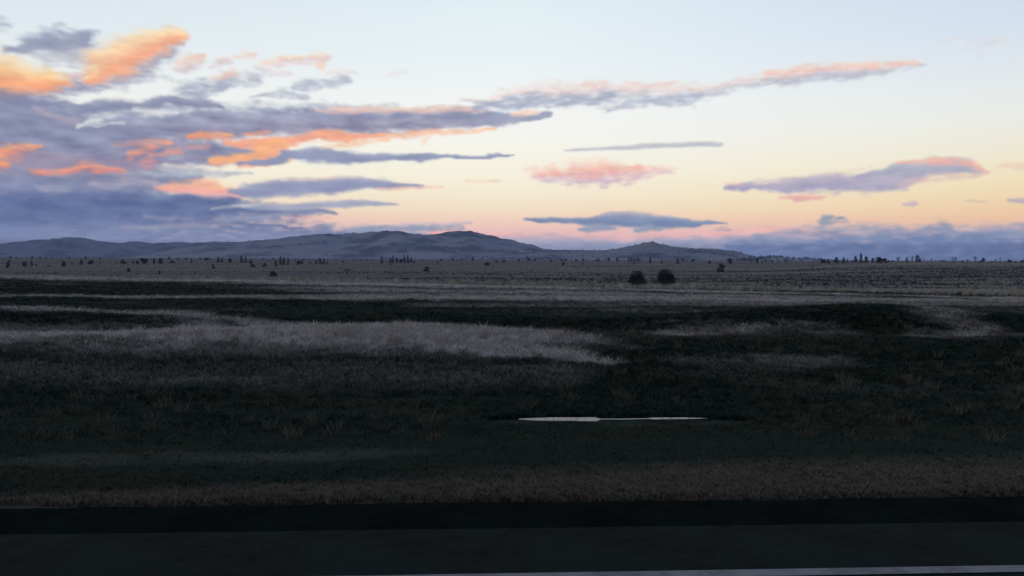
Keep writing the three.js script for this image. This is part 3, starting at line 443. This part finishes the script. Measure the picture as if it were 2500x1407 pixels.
const trees = [
['b',68.3,-181.9,1.3,2.0,'faint grey bush above the grass edge at right'],
['R',36.6,-183.5,4.2,4.5,'right and larger one of the two big round dark shrubs'],
['R',29.9,-184.3,3.8,4.0,'left one of the two big round dark shrubs'],
['b',26.6,-199.4,2.0,0.9,'dark twiggy bush left of the two round shrubs'],
['r',36.0,-208.3,1.1,1.7,'low dark sprig at the right foot of the left round shrub'],
['b',27.3,-217.7,2.4,3.6,'wide pale grey bare bush left of the two round shrubs'],
['r',24.9,-217.7,0.9,1.2,'tiny dark shrub among grey brush left of the round shrubs'],
['b',31.3,-218.6,2.7,2.7,'hazy grey bare bush touching the left round shrub'],
['b',123.2,-246.4,2.9,3.7,'wide grey bare bush on the right-hand slope'],
['b',137.5,-254.4,1.7,2.6,'low grey bare bush beside the white stone'],
['b',-120.3,-292.5,1.8,1.2,'thin grey bare bush at the left grass rise'],
['r',-92.4,-298.4,2.2,3.5,'dome-shaped dark shrub at the grass edge left of centre'],
['b',-67.2,-314.3,2.9,3.6,'large grey leafless shrub at the grass edge near the middle'],
['r',-146.7,-320.6,1.4,1.2,'little dark juniper at the edge of the left grass rise'],
['r',-177.8,-357.1,1.7,2.3,'small round juniper low on the left plain'],
['b',180.5,-357.1,2.4,3.9],
['r',-44.7,-402.6,2.7,4.1,'dark dome-shaped shrub standing alone in the middle of the plain'],
['r',114.0,-420.6,4.6,5.3,'bushy olive shrub alone above the two round shrubs'],
['r',-173.8,-448.4,2.7,2.0,'small egg-shaped juniper alone on the bare slope left of centre'],
['b',180.4,-462.9,2.6,3.4],
['r',-304.4,-464.8,3.2,2.8,'dark juniper at the left edge, nearest of the left pair'],
['b',288.3,-502.8,5.1,3.7,'tall bare shrub between the snag and the right edge'],
['r',-323.6,-511.5,3.6,3.8,'stout dark juniper alone near the left edge of the plain'],
['r',244.4,-512.9,5.7,5.3,'large round dark tree standing forward of the skyline row'],
['c',-320.3,-513.6,4.1,1.8],
['r',-317.4,-513.6,2.1,1.3],
['r',-302.6,-519.8,3.7,3.5,'dark round juniper with a grey bare bush against its right side'],
['r',-174.9,-519.8,2.3,3.9,'low spreading juniper in front of the left conifers'],
['r',-314.1,-521.8,1.1,2.8],
['b',-342.1,-534.5,1.9,1.7],
['r',261.1,-540.3,3.8,4.0,'brownish bush at the right side of the large round skyline tree'],
['b',-312.8,-547.5,2.7,3.1,'grey bare bush touching the right side of a dark round juniper'],
['r',-181.8,-565.2,2.9,3.5],
['b',-91.5,-578.9,3.0,3.3,'grey leafless bush below the middle conifer group'],
['c',-339.8,-607.3,5.1,2.8,'narrow dark tree leaning right with smaller junipers at its side'],
['c',-187.2,-609.8,5.1,2.5],
['r',49.6,-617.1,1.5,1.8],
['r',-349.3,-637.1,3.5,4.3],
['r',-348.5,-639.7,4.0,2.3],
['c',-198.9,-671.1,6.9,3.3],
['r',-329.1,-676.4,3.9,3.1],
['r',-22.0,-676.4,4.1,5.1,'compact dark juniper alone below the right end of the big hill'],
['b',-367.4,-687.3,2.3,3.7],
['c',-199.8,-687.3,6.7,2.2],
['r',-191.2,-690.1,4.7,5.2],
['r',-351.5,-695.6,3.6,5.7,'low wide juniper left of the broadest dark clump'],
['c',-211.0,-701.2,7.8,2.7,'tallest conifer of the left-centre row'],
['r',-336.1,-704.0,6.3,8.4,'broadest dark juniper clump on the left half of the plain'],
['r',-323.8,-709.6,5.3,4.6,'dark juniper just right of the broadest left clump'],
['r',288.4,-714.0,5.3,6.0,'bushy tree at the left end of the right-hand skyline row'],
['r',293.2,-714.0,3.1,4.1],
['c',300.4,-714.0,6.0,5.1,'broad conifer second from the left in the skyline row'],
['c',307.2,-714.0,5.6,4.1],
['c',310.5,-714.0,4.1,1.7],
['b',314.6,-714.0,2.7,3.9],
['c',318.5,-714.0,6.8,4.9,'dark conifer touching the tallest skyline tree'],
['c',323.1,-714.0,8.9,4.1,'tallest spired conifer on the right-hand skyline'],
['c',328.0,-714.0,6.0,5.3,'pyramid-shaped conifer right of the tallest skyline tree'],
['r',334.1,-714.0,4.4,3.5],
['r',348.9,-714.0,2.1,2.3],
['b',357.9,-714.0,5.6,5.2,'bare grey tree just right of the skyline row'],
['c',365.7,-714.0,4.9,2.7,'small cone-shaped tree in the right-hand trio'],
['b',370.5,-714.0,6.0,3.7,'thin airy tree in the middle of the right-hand trio'],
['r',375.6,-714.0,6.4,5.4,'full dark tree closing the right-hand trio'],
['b',381.2,-714.0,4.9,1.4,'thin dead snag right of the skyline trio'],
['b',388.7,-714.0,4.5,2.5],
['r',417.6,-714.0,1.9,2.7],
['b',422.0,-714.0,3.4,4.1],
['b',429.3,-714.0,6.2,5.2,'bare twiggy tree left of a dark juniper near the right edge'],
['r',433.5,-714.0,2.4,1.9],
['r',436.6,-714.0,4.4,4.1,'dark juniper beside a bare twiggy tree near the right edge'],
['r',444.9,-714.0,1.5,2.5],
['b',448.3,-714.0,3.5,3.9],
['b',451.9,-714.0,5.4,2.3,'tallest bare snag near the right edge'],
['r',460.9,-714.0,3.5,4.1,'round juniper on the skyline by the right edge'],
['r',472.6,-714.0,3.3,3.1,'last juniper on the skyline at the right edge'],
['b',400.2,-714.0,2.7,5.8],
['r',352.1,-714.0,1.7,2.9],
['r',396.8,-714.0,1.4,1.9],
['r',466.7,-714.0,1.6,2.3],
['r',-351.7,-715.3,2.7,2.1],
['r',-336.4,-723.9,4.7,3.4],
['c',-200.5,-735.6,4.5,2.2],
['b',-194.1,-738.5,3.0,5.0],
['r',-331.2,-750.4,2.9,5.1],
['r',50.3,-756.4,3.5,4.1,'tent-shaped dark shrub below the low saddle of the hills'],
['r',-495.9,-759.5,2.7,3.1],
['r',-258.7,-762.5,4.2,4.2],
['r',-196.3,-771.7,4.7,2.9],
['r',-192.1,-771.7,4.4,4.0],
['r',-185.7,-774.8,2.3,2.7],
['b',-181.9,-799.9,2.4,2.2],
['r',-414.0,-806.3,2.4,2.0],
['r',73.9,-806.3,1.8,2.0],
['c',-199.2,-816.0,6.4,2.7,'slender conifer ending the left-centre row'],
['c',-341.0,-819.3,5.4,2.2,'slim upright conifer standing alone among low junipers'],
['c',-297.3,-845.9,7.8,4.4,'tallest of the two conifers side by side left of centre'],
['b',302.2,-849.3,6.9,6.9,'grey bare shrub left of the right-hand tree row'],
['c',-326.5,-856.1,6.1,3.5],
['c',-323.4,-859.5,5.3,3.5],
['r',-316.2,-863.0,4.7,5.9],
['c',-302.2,-873.4,7.1,3.3,'shorter right-hand one of two conifers side by side'],
['b',-245.6,-873.4,5.3,3.3],
['r',-197.7,-901.7,3.2,2.5],
['c',-156.2,-923.6,9.1,3.8,'lone conifer just left of the middle conifer group'],
['r',-139.5,-931.0,7.0,3.8],
['r',-135.2,-934.7,5.7,5.1],
['r',148.3,-934.7,2.5,3.1],
['b',371.8,-934.7,5.1,4.3],
['c',-127.2,-938.4,9.7,4.3,'full dark conifer beside the tallest middle spire'],
['c',-123.5,-942.2,7.4,3.3,'short conifer at the right end of the middle group'],
['r',-120.0,-942.2,2.8,3.8],
['c',-151.2,-957.3,7.2,3.4],
['r',-92.6,-957.3,2.6,3.4],
['c',-148.6,-961.2,9.7,3.1],
['c',-135.9,-968.9,10.5,3.7,'tallest spire of the middle conifer group'],
['r',282.0,-1000.3,7.9,7.9,'rounded dark tree near where the hills end'],
['c',197.3,-1016.4,6.2,2.5,'thin young conifer right of the peaked hill summit'],
['r',261.5,-1020.5,5.3,4.4,'small dark juniper with a pointed top near the end of the hills'],
['c',221.1,-1028.7,8.7,4.2,'dark pointed conifer below the right shoulder of the peaked hill'],
['c',191.0,-1066.3,9.9,3.8,'tall narrow conifer below the summit of the peaked hill'],
['r',-23.3,-1136.6,4.3,5.0],
['r',-12.5,-1141.2,3.9,6.8],
['b',357.8,-1154.9,5.0,6.3],
['c',369.7,-1164.2,7.6,5.4,'conical tree on the plain where the hills end'],
['r',403.8,-1245.9,3.4,3.4],
['r',-496.7,-1250.9,5.8,7.5],
['r',-706.5,-1276.1,5.9,5.2],
['b',488.6,-1301.8,6.4,4.6],
['r',-557.3,-1317.5,5.0,5.0],
['r',447.0,-1322.8,3.6,4.3],
['r',-531.6,-1354.9,5.5,3.3],
['r',-618.1,-1427.0,5.4,3.9],
['r',72.0,-1427.0,4.3,5.0],
['b',522.3,-1438.5,7.8,4.3],
['r',-672.2,-1509.1,6.6,6.2],
['r',12.5,-1509.1,5.1,6.2],
['r',361.6,-1539.5,6.3,8.8],
['r',104.4,-1628.0,6.2,7.5],
['r',114.1,-1641.0,5.6,7.6],
['r',139.2,-1674.1,4.6,9.1],
['r',-1106.6,-1700.0,6.5,6.5],
['r',-1092.7,-1700.0,4.2,4.6],
['r',-1058.5,-1700.0,6.9,6.0],
['r',-1041.8,-1700.0,4.2,6.9],
['r',-1027.9,-1700.0,4.2,4.6],
['r',-1012.9,-1700.0,3.2,4.2],
['r',-977.0,-1700.0,3.7,6.9],
['r',-909.9,-1700.0,4.2,5.6],
['r',-888.4,-1700.0,2.8,3.7],
['r',-688.9,-1700.0,4.6,5.6],
['r',-527.0,-1700.0,5.1,5.6],
['r',-548.6,-1700.0,4.6,4.6],
['r',-459.5,-1700.0,3.5,5.1],
['r',-424.8,-1700.0,4.6,9.3],
['r',-388.9,-1700.0,3.2,4.2],
['r',-349.6,-1700.0,2.8,4.6],
['r',-319.5,-1700.0,4.2,5.1],
['r',-335.7,-1700.0,2.8,6.0],
['r',-307.9,-1700.0,3.2,4.6],
['r',-157.5,-1700.0,5.8,6.5],
['r',-130.9,-1700.0,6.0,6.9],
['r',-86.9,-1700.0,7.9,8.3],
['r',-198.0,-1700.0,3.5,4.6],
['r',-112.4,-1700.0,3.7,6.9],
['r',-120.5,-1700.0,2.3,6.9],
['r',36.1,-1700.0,8.1,9.3],
['r',50.0,-1700.0,5.8,6.9],
['r',157.1,-1700.0,6.9,6.9],
['r',186.5,-1700.0,5.1,6.9],
['c',191.6,-1700.0,8.8,4.2,'slim conifer at the foot of the peaked hill'],
['r',213.1,-1700.0,8.3,8.3],
['r',231.6,-1700.0,8.8,6.9],
['c',257.5,-1700.0,9.3,5.6],
['c',263.1,-1700.0,9.7,6.0],
['r',269.8,-1700.0,6.9,6.9],
['c',276.7,-1700.0,10.2,5.6],
['r',281.8,-1700.0,6.9,5.1],
['r',375.5,-1700.0,6.9,6.9],
['r',385.0,-1700.0,4.2,4.6],
['r',664.7,-1700.0,3.2,4.6],
['r',558.2,-1700.0,5.1,6.0]
];
const r0 = rng(9), rows = {}, ORDINAL = ['first', 'second', 'third', 'fourth', 'fifth', 'sixth', 'seventh', 'eighth', 'ninth', 'tenth', 'eleventh', 'twelfth', 'thirteenth', 'fourteenth', 'fifteenth', 'sixteenth', 'seventeenth', 'eighteenth', 'nineteenth', 'twentieth'];
for (const [kind, x, z, h, w, label] of trees) {
  const t = new THREE.Group(), big = kind === 'R', shrub = kind !== 'c' && h < 4.4, bare = kind === 'b', fat = kind === 'c' ? 1.35 : big ? 1.15 : 1.12;
  t.name = numbered(bare ? (shrub ? 'bare_shrub' : 'bare_tree') : kind === 'c' ? 'conifer_tree' : shrub || big ? 'juniper_shrub' : 'juniper_tree');
  const set = crowns[kind], shape = set[Math.floor(r0() * set.length)];
  const mat = big ? DEEP : label?.startsWith('brownish') ? RUST : label?.includes('olive') ? OLIVELEAF : bare ? TWIG[Math.floor(r0() * 2)] : kind === 'c' ? CONIFER[Math.floor(r0() * 2)] : JUNIPER[Math.floor(r0() * 3)];
  const crown = new THREE.Mesh(shape, mat); crown.name = bare ? 'twigs' : 'crown';
  const trunk = new THREE.Mesh(big ? trunkBig : trunkShape, BARK); trunk.name = 'trunk';
  crown.castShadow = crown.receiveShadow = trunk.castShadow = trunk.receiveShadow = true;
  t.add(trunk, crown); t.scale.set(w * fat, h * (big ? 1.16 : 1.08), w * fat); t.rotation.y = r0() * 6.283; if (label?.includes('leaning')) t.rotation.set(0, 0, -0.16);
  t.position.set(x, height(x, -z) - 0.02 * h, z);
  const side = x / -z, far = -z > 1100;
  const [text, group] = label ? [label, null] : bare ? ['small grey leafless brush standing among the scattered junipers', 'grey brush on the plain'] :
    side > 0.4 ? (kind === 'c' ? ['dark conifer inside the right-hand skyline row', 'conifers of the right-hand skyline row'] : ['small dark juniper dotted along the right-hand skyline', 'junipers along the right-hand skyline']) :
    kind === 'c' ? (side > 0 ? ['slim dark conifer in the little row below the peaked hill', 'conifers below the peaked hill'] : side > -0.2 ? ['dark conifer standing inside the middle conifer group', 'conifers of the middle group'] : ['dark conifer among the junipers on the left half of the plain', 'conifers on the left half of the plain']) :
    far ? (side < -0.25 ? ['tiny dark juniper on the far plain below the left ridge', 'far junipers below the left ridge'] : side < 0.02 ? ['tiny dark juniper on the far plain below the big hill', 'far junipers below the big hill'] : ['tiny dark juniper on the far plain below the peaked hill', 'far junipers below the peaked hill']) :
    side < -0.2 ? ['small dark juniper scattered on the left half of the plain', 'junipers scattered on the left plain'] : ['small dark juniper scattered on the middle of the plain', 'junipers scattered on the middle plain'];
  t.userData = { label: text, category: bare ? 'bare shrub' : kind === 'c' ? 'conifer' : shrub || big ? 'shrub' : 'juniper' };
  if (group) { t.userData.group = group; (rows[group] ??= []).push(t); }
  scene.add(t);
}
for (const list of Object.values(rows)) {                            // look-alikes are told apart by their place in the row
  list.sort((a, b) => a.position.x / -a.position.z - b.position.x / -b.position.z);
  list.forEach((t, i) => { const l = t.userData.label; t.userData.label = i === 0 ? `leftmost ${l}` : i === list.length - 1 ? `rightmost ${l}` : `${ORDINAL[i]} from left, ${l}`; });
}
// ---------------------------------------------------------------- ground cover that nobody could count
function scatter(name, shape, mat, places) {                        // places: [x, y, z, turn, width, height, r, g, b]
  const m = new THREE.InstancedMesh(shape, mat, places.length), M = new THREE.Matrix4(), q = new THREE.Quaternion(), c = new THREE.Color();
  places.forEach((p, i) => { q.setFromAxisAngle(UPV, p[3]); M.compose(new THREE.Vector3(p[0], p[1], p[2]), q, new THREE.Vector3(p[4], p[5], p[4])); m.setMatrixAt(i, M); m.setColorAt(i, c.setRGB(p[6], p[7], p[8])); });
  put(m, name, 'stuff'); return m;
}
function tuft(seed, blades, wide, spread) {                         // height about 1
  const r = rng(seed), P = [], I = [];
  for (let b = 0; b < blades; b++) {
    const a = r() * 6.283, ca = Math.cos(a), sa = Math.sin(a), f = r() * 6.283, wx = Math.cos(f) * wide, wz = Math.sin(f) * wide, h = 0.55 + r() * 0.5, out = spread * (0.3 + r()), bx = (r() - .5) * spread, bz = (r() - .5) * spread, o = P.length / 3;
    P.push(bx - wx, -0.05, bz - wz, bx + wx, -0.05, bz + wz, bx + ca * out * .35 - wx * .8, h * .6, bz + sa * out * .35 - wz * .8, bx + ca * out * .35 + wx * .8, h * .6, bz + sa * out * .35 + wz * .8, bx + ca * out, h, bz + sa * out);
    I.push(o, o + 1, o + 2, o + 1, o + 3, o + 2, o + 2, o + 3, o + 4);
  }
  const g = new THREE.BufferGeometry(); g.setAttribute('position', new THREE.Float32BufferAttribute(P, 3)); g.setIndex(I); g.computeVertexNormals(); return g;
}
const bladeMat = new THREE.MeshStandardMaterial({ color: 0xffffff, roughness: 0.95, side: THREE.DoubleSide });
const wet = (x, D) => Math.hypot((x - PUDDLE.x) / 1.75, (D - PUDDLE.D + 0.1) / 0.42) < 1;
{
  const r = rng(41), low = [], tall = [];
  const sow = (n, d0, d1, far) => {
    for (let i = 0; i < n; i++) {
      const D = d0 * (d1 / d0) ** r(), x = (r() * 2 - 1) * (0.74 * D + 1.2), q = roadQ(x, D);
      if (q < 5.42 + fbm(x * 1.3, 7, 3) * 0.16 + (r() - 0.5) * 0.08 || (wet(x, D) && (r() > 0.1 || Math.abs(D - PUDDLE.D) < 0.17))) continue;
      const [d, b, o] = cover(x, D), y = height(x, D), k = 0.78 + r() * 0.54, dry = d > 0.2 + r() * 0.5;
      const c = mix3(mix3(mix3(GREEN, OLIVE, o * (0.4 + r() * 0.6)), BROWN, clamp(b * (0.6 + r() * 0.7))), DRY, clamp(d * (0.85 + r() * 0.8)));
      if (dry && r() < 0.85) continue;
      const grow = lerp(0.5, 1, smooth(q, 5.5, 9)), t = (dry ? 0.07 + r() * 0.08 : 0.045 + r() * 0.05) * grow;
      (dry ? tall : low).push([x, y, -D, r() * 6.283, t * (far ? 2.4 : 1.5), t * (far ? 1.3 : 1), c[0] * k, c[1] * k, c[2] * k * (0.94 + r() * 0.12)]);
    }
  };
  sow(230000, 5.3, 22, false); sow(170000, 20, 78, true);
  const clumps = [];
  for (let i = 0; i < 2600; i++) {                                   // taller tussocks standing out of the sward
    const D = 8 * (60 / 8) ** r(), x = (r() * 2 - 1) * (0.74 * D + 1.2); if (roadQ(x, D) < 7 || Math.hypot((x - PUDDLE.x) / 2, (D - PUDDLE.D + 0.6) / 1.3) < 1) continue;
    const [d, b, o] = cover(x, D), c = mix3(mix3(OLIVE, BROWN, r() * 0.7), DRY, clamp(d * 0.9 + 0.08 * r())), t = 0.1 + r() * 0.13, k = 0.7 + r() * 0.5;
    clumps.push([x, height(x, D), -D, r() * 6.283, t * 1.1, t, c[0] * k, c[1] * k, c[2] * k]);
  }
  scatter('tussock_grass', tuft(57, 22, 0.03, 0.6), bladeMat, clumps);
  scatter('dry_grass', tuft(51, 10, 0.035, 1.0), bladeMat, tall);
  scatter('short_grass', tuft(52, 8, 0.045, 0.9), bladeMat, low);
}
{
  const r = rng(43), pale = [], sage = [];
  for (let i = 0; i < 210000; i++) {
    const D = 62 * (1000 / 62) ** r(), x = (r() * 2 - 1) * 0.76 * D, [p, s, left] = plainCover(x, D), u = r(), k = 0.75 + r() * 0.5, sc = 1 + D / 500;
    const y = height(x, D);
    if (u < p * 0.55) pale.push([x, y, -D, r() * 6.283, (0.22 + r() * 0.2) * sc, (0.3 + r() * 0.25) * Math.sqrt(sc), 0.50 * k, 0.485 * k, 0.38 * k]);
    else if (u > 1 - (s * 0.5 + 0.02) * (1 - 0.75 * left) * (1 - smooth(D, 300, 700)) * smooth(D, 120, 190)) sage.push([x, y, -D, r() * 6.283, 0.5 + r() * 0.6, 0.3 + r() * 0.35, 0.05 * k, 0.054 * k, 0.05 * k]);
  }
  scatter('bunchgrass', tuft(61, 12, 0.07, 0.8), bladeMat, pale);
  scatter('sagebrush', roundCrown(62, 60, 0.16, 4), bladeMat, sage);
}
{
  const r = rng(47), specks = [];
  for (const f of hillFields) for (let i = 0; i < 1600; i++) {
    const [x, y, z, dark, s] = f[Math.floor(r() * f.length)];
    if (s > 0.12 || r() > 0.12 + dark * 0.8 + (Math.abs(s) < 0.06 ? 0.5 : 0)) continue;
    const h = 5 + r() * 7; specks.push([x + (r() - .5) * 30, y - 1, z + (r() - .5) * 30, r() * 6, h * (0.7 + r() * 0.5), h, 0.03, 0.036, 0.034]);
  }
  scatter('hill_scrub', roundCrown(63, 50, 0.2, 3), bladeMat, specks);
}
// ---------------------------------------------------------------- puddle in the ditch, two pale stones
{
  const outline = [];
  for (let i = 0; i < 120; i++) {
    const a = i / 120 * 6.28318, c = Math.cos(a), s = Math.sin(a), u = c * 1.22, lobe = u < -0.2 ? 0.125 : u > 0.45 ? 0.06 : 0.018, shift = u < 0 ? 0.0 : 0.06 * smooth(u, 0, 0.8);
    const wv = (n) => fbm(Math.cos(a) * 2.2 + n, Math.sin(a) * 2.2, 3);
    outline.push(new THREE.Vector2(u + wv(3) * 0.1, shift + Math.sign(s) * Math.abs(s) ** 0.8 * (lerp(lobe, 0.08, 0.1) + wv(8) * 0.025)));
  }
  const g = new THREE.ShapeGeometry(new THREE.Shape(outline)); g.rotateX(-Math.PI / 2);
  const m = put(new THREE.Mesh(g, new THREE.MeshPhysicalMaterial({ color: new THREE.Color(0.02, 0.022, 0.024), roughness: 0.06, ior: 1.33 })), 'puddle', 'structure');
  m.position.set(PUDDLE.x, PUDDLE.y, -PUDDLE.D); m.rotation.y = 0.02;
}
function stone(label, x, D, w, h, seed) {
  const g = new THREE.IcosahedronGeometry(0.5, 4), p = g.attributes.position, v = new THREE.Vector3();
  for (let i = 0; i < p.count; i++) { v.fromBufferAttribute(p, i); const n = fbm(v.x * 2.6 + seed, v.y * 2.6 + v.z * 2.1, 4); v.multiplyScalar(1 + n * 0.45); if (v.y > 0.28) v.y = 0.28 + (v.y - 0.28) * 0.4; p.setXYZ(i, v.x, v.y, v.z); }
  g.scale(w, h * 1.4, w * 0.7); g.computeVertexNormals();
  const m = put(new THREE.Mesh(g, new THREE.MeshStandardMaterial({ color: new THREE.Color(0.72, 0.71, 0.7), map: asphaltGrain, roughness: 0.95 })), numbered('pale_stone'));
  m.position.set(x, height(x, D) + h * 0.3, -D); m.userData = { label, category: 'stone' };
}
stone('small white stone on the dark slope at far right', 129, 239, 1.1, 0.55, 2); stone('flat white stone at the grass edge right of the round shrubs', 24.3, 57.5, 0.55, 0.22, 6);

renderer.render(scene, camera);
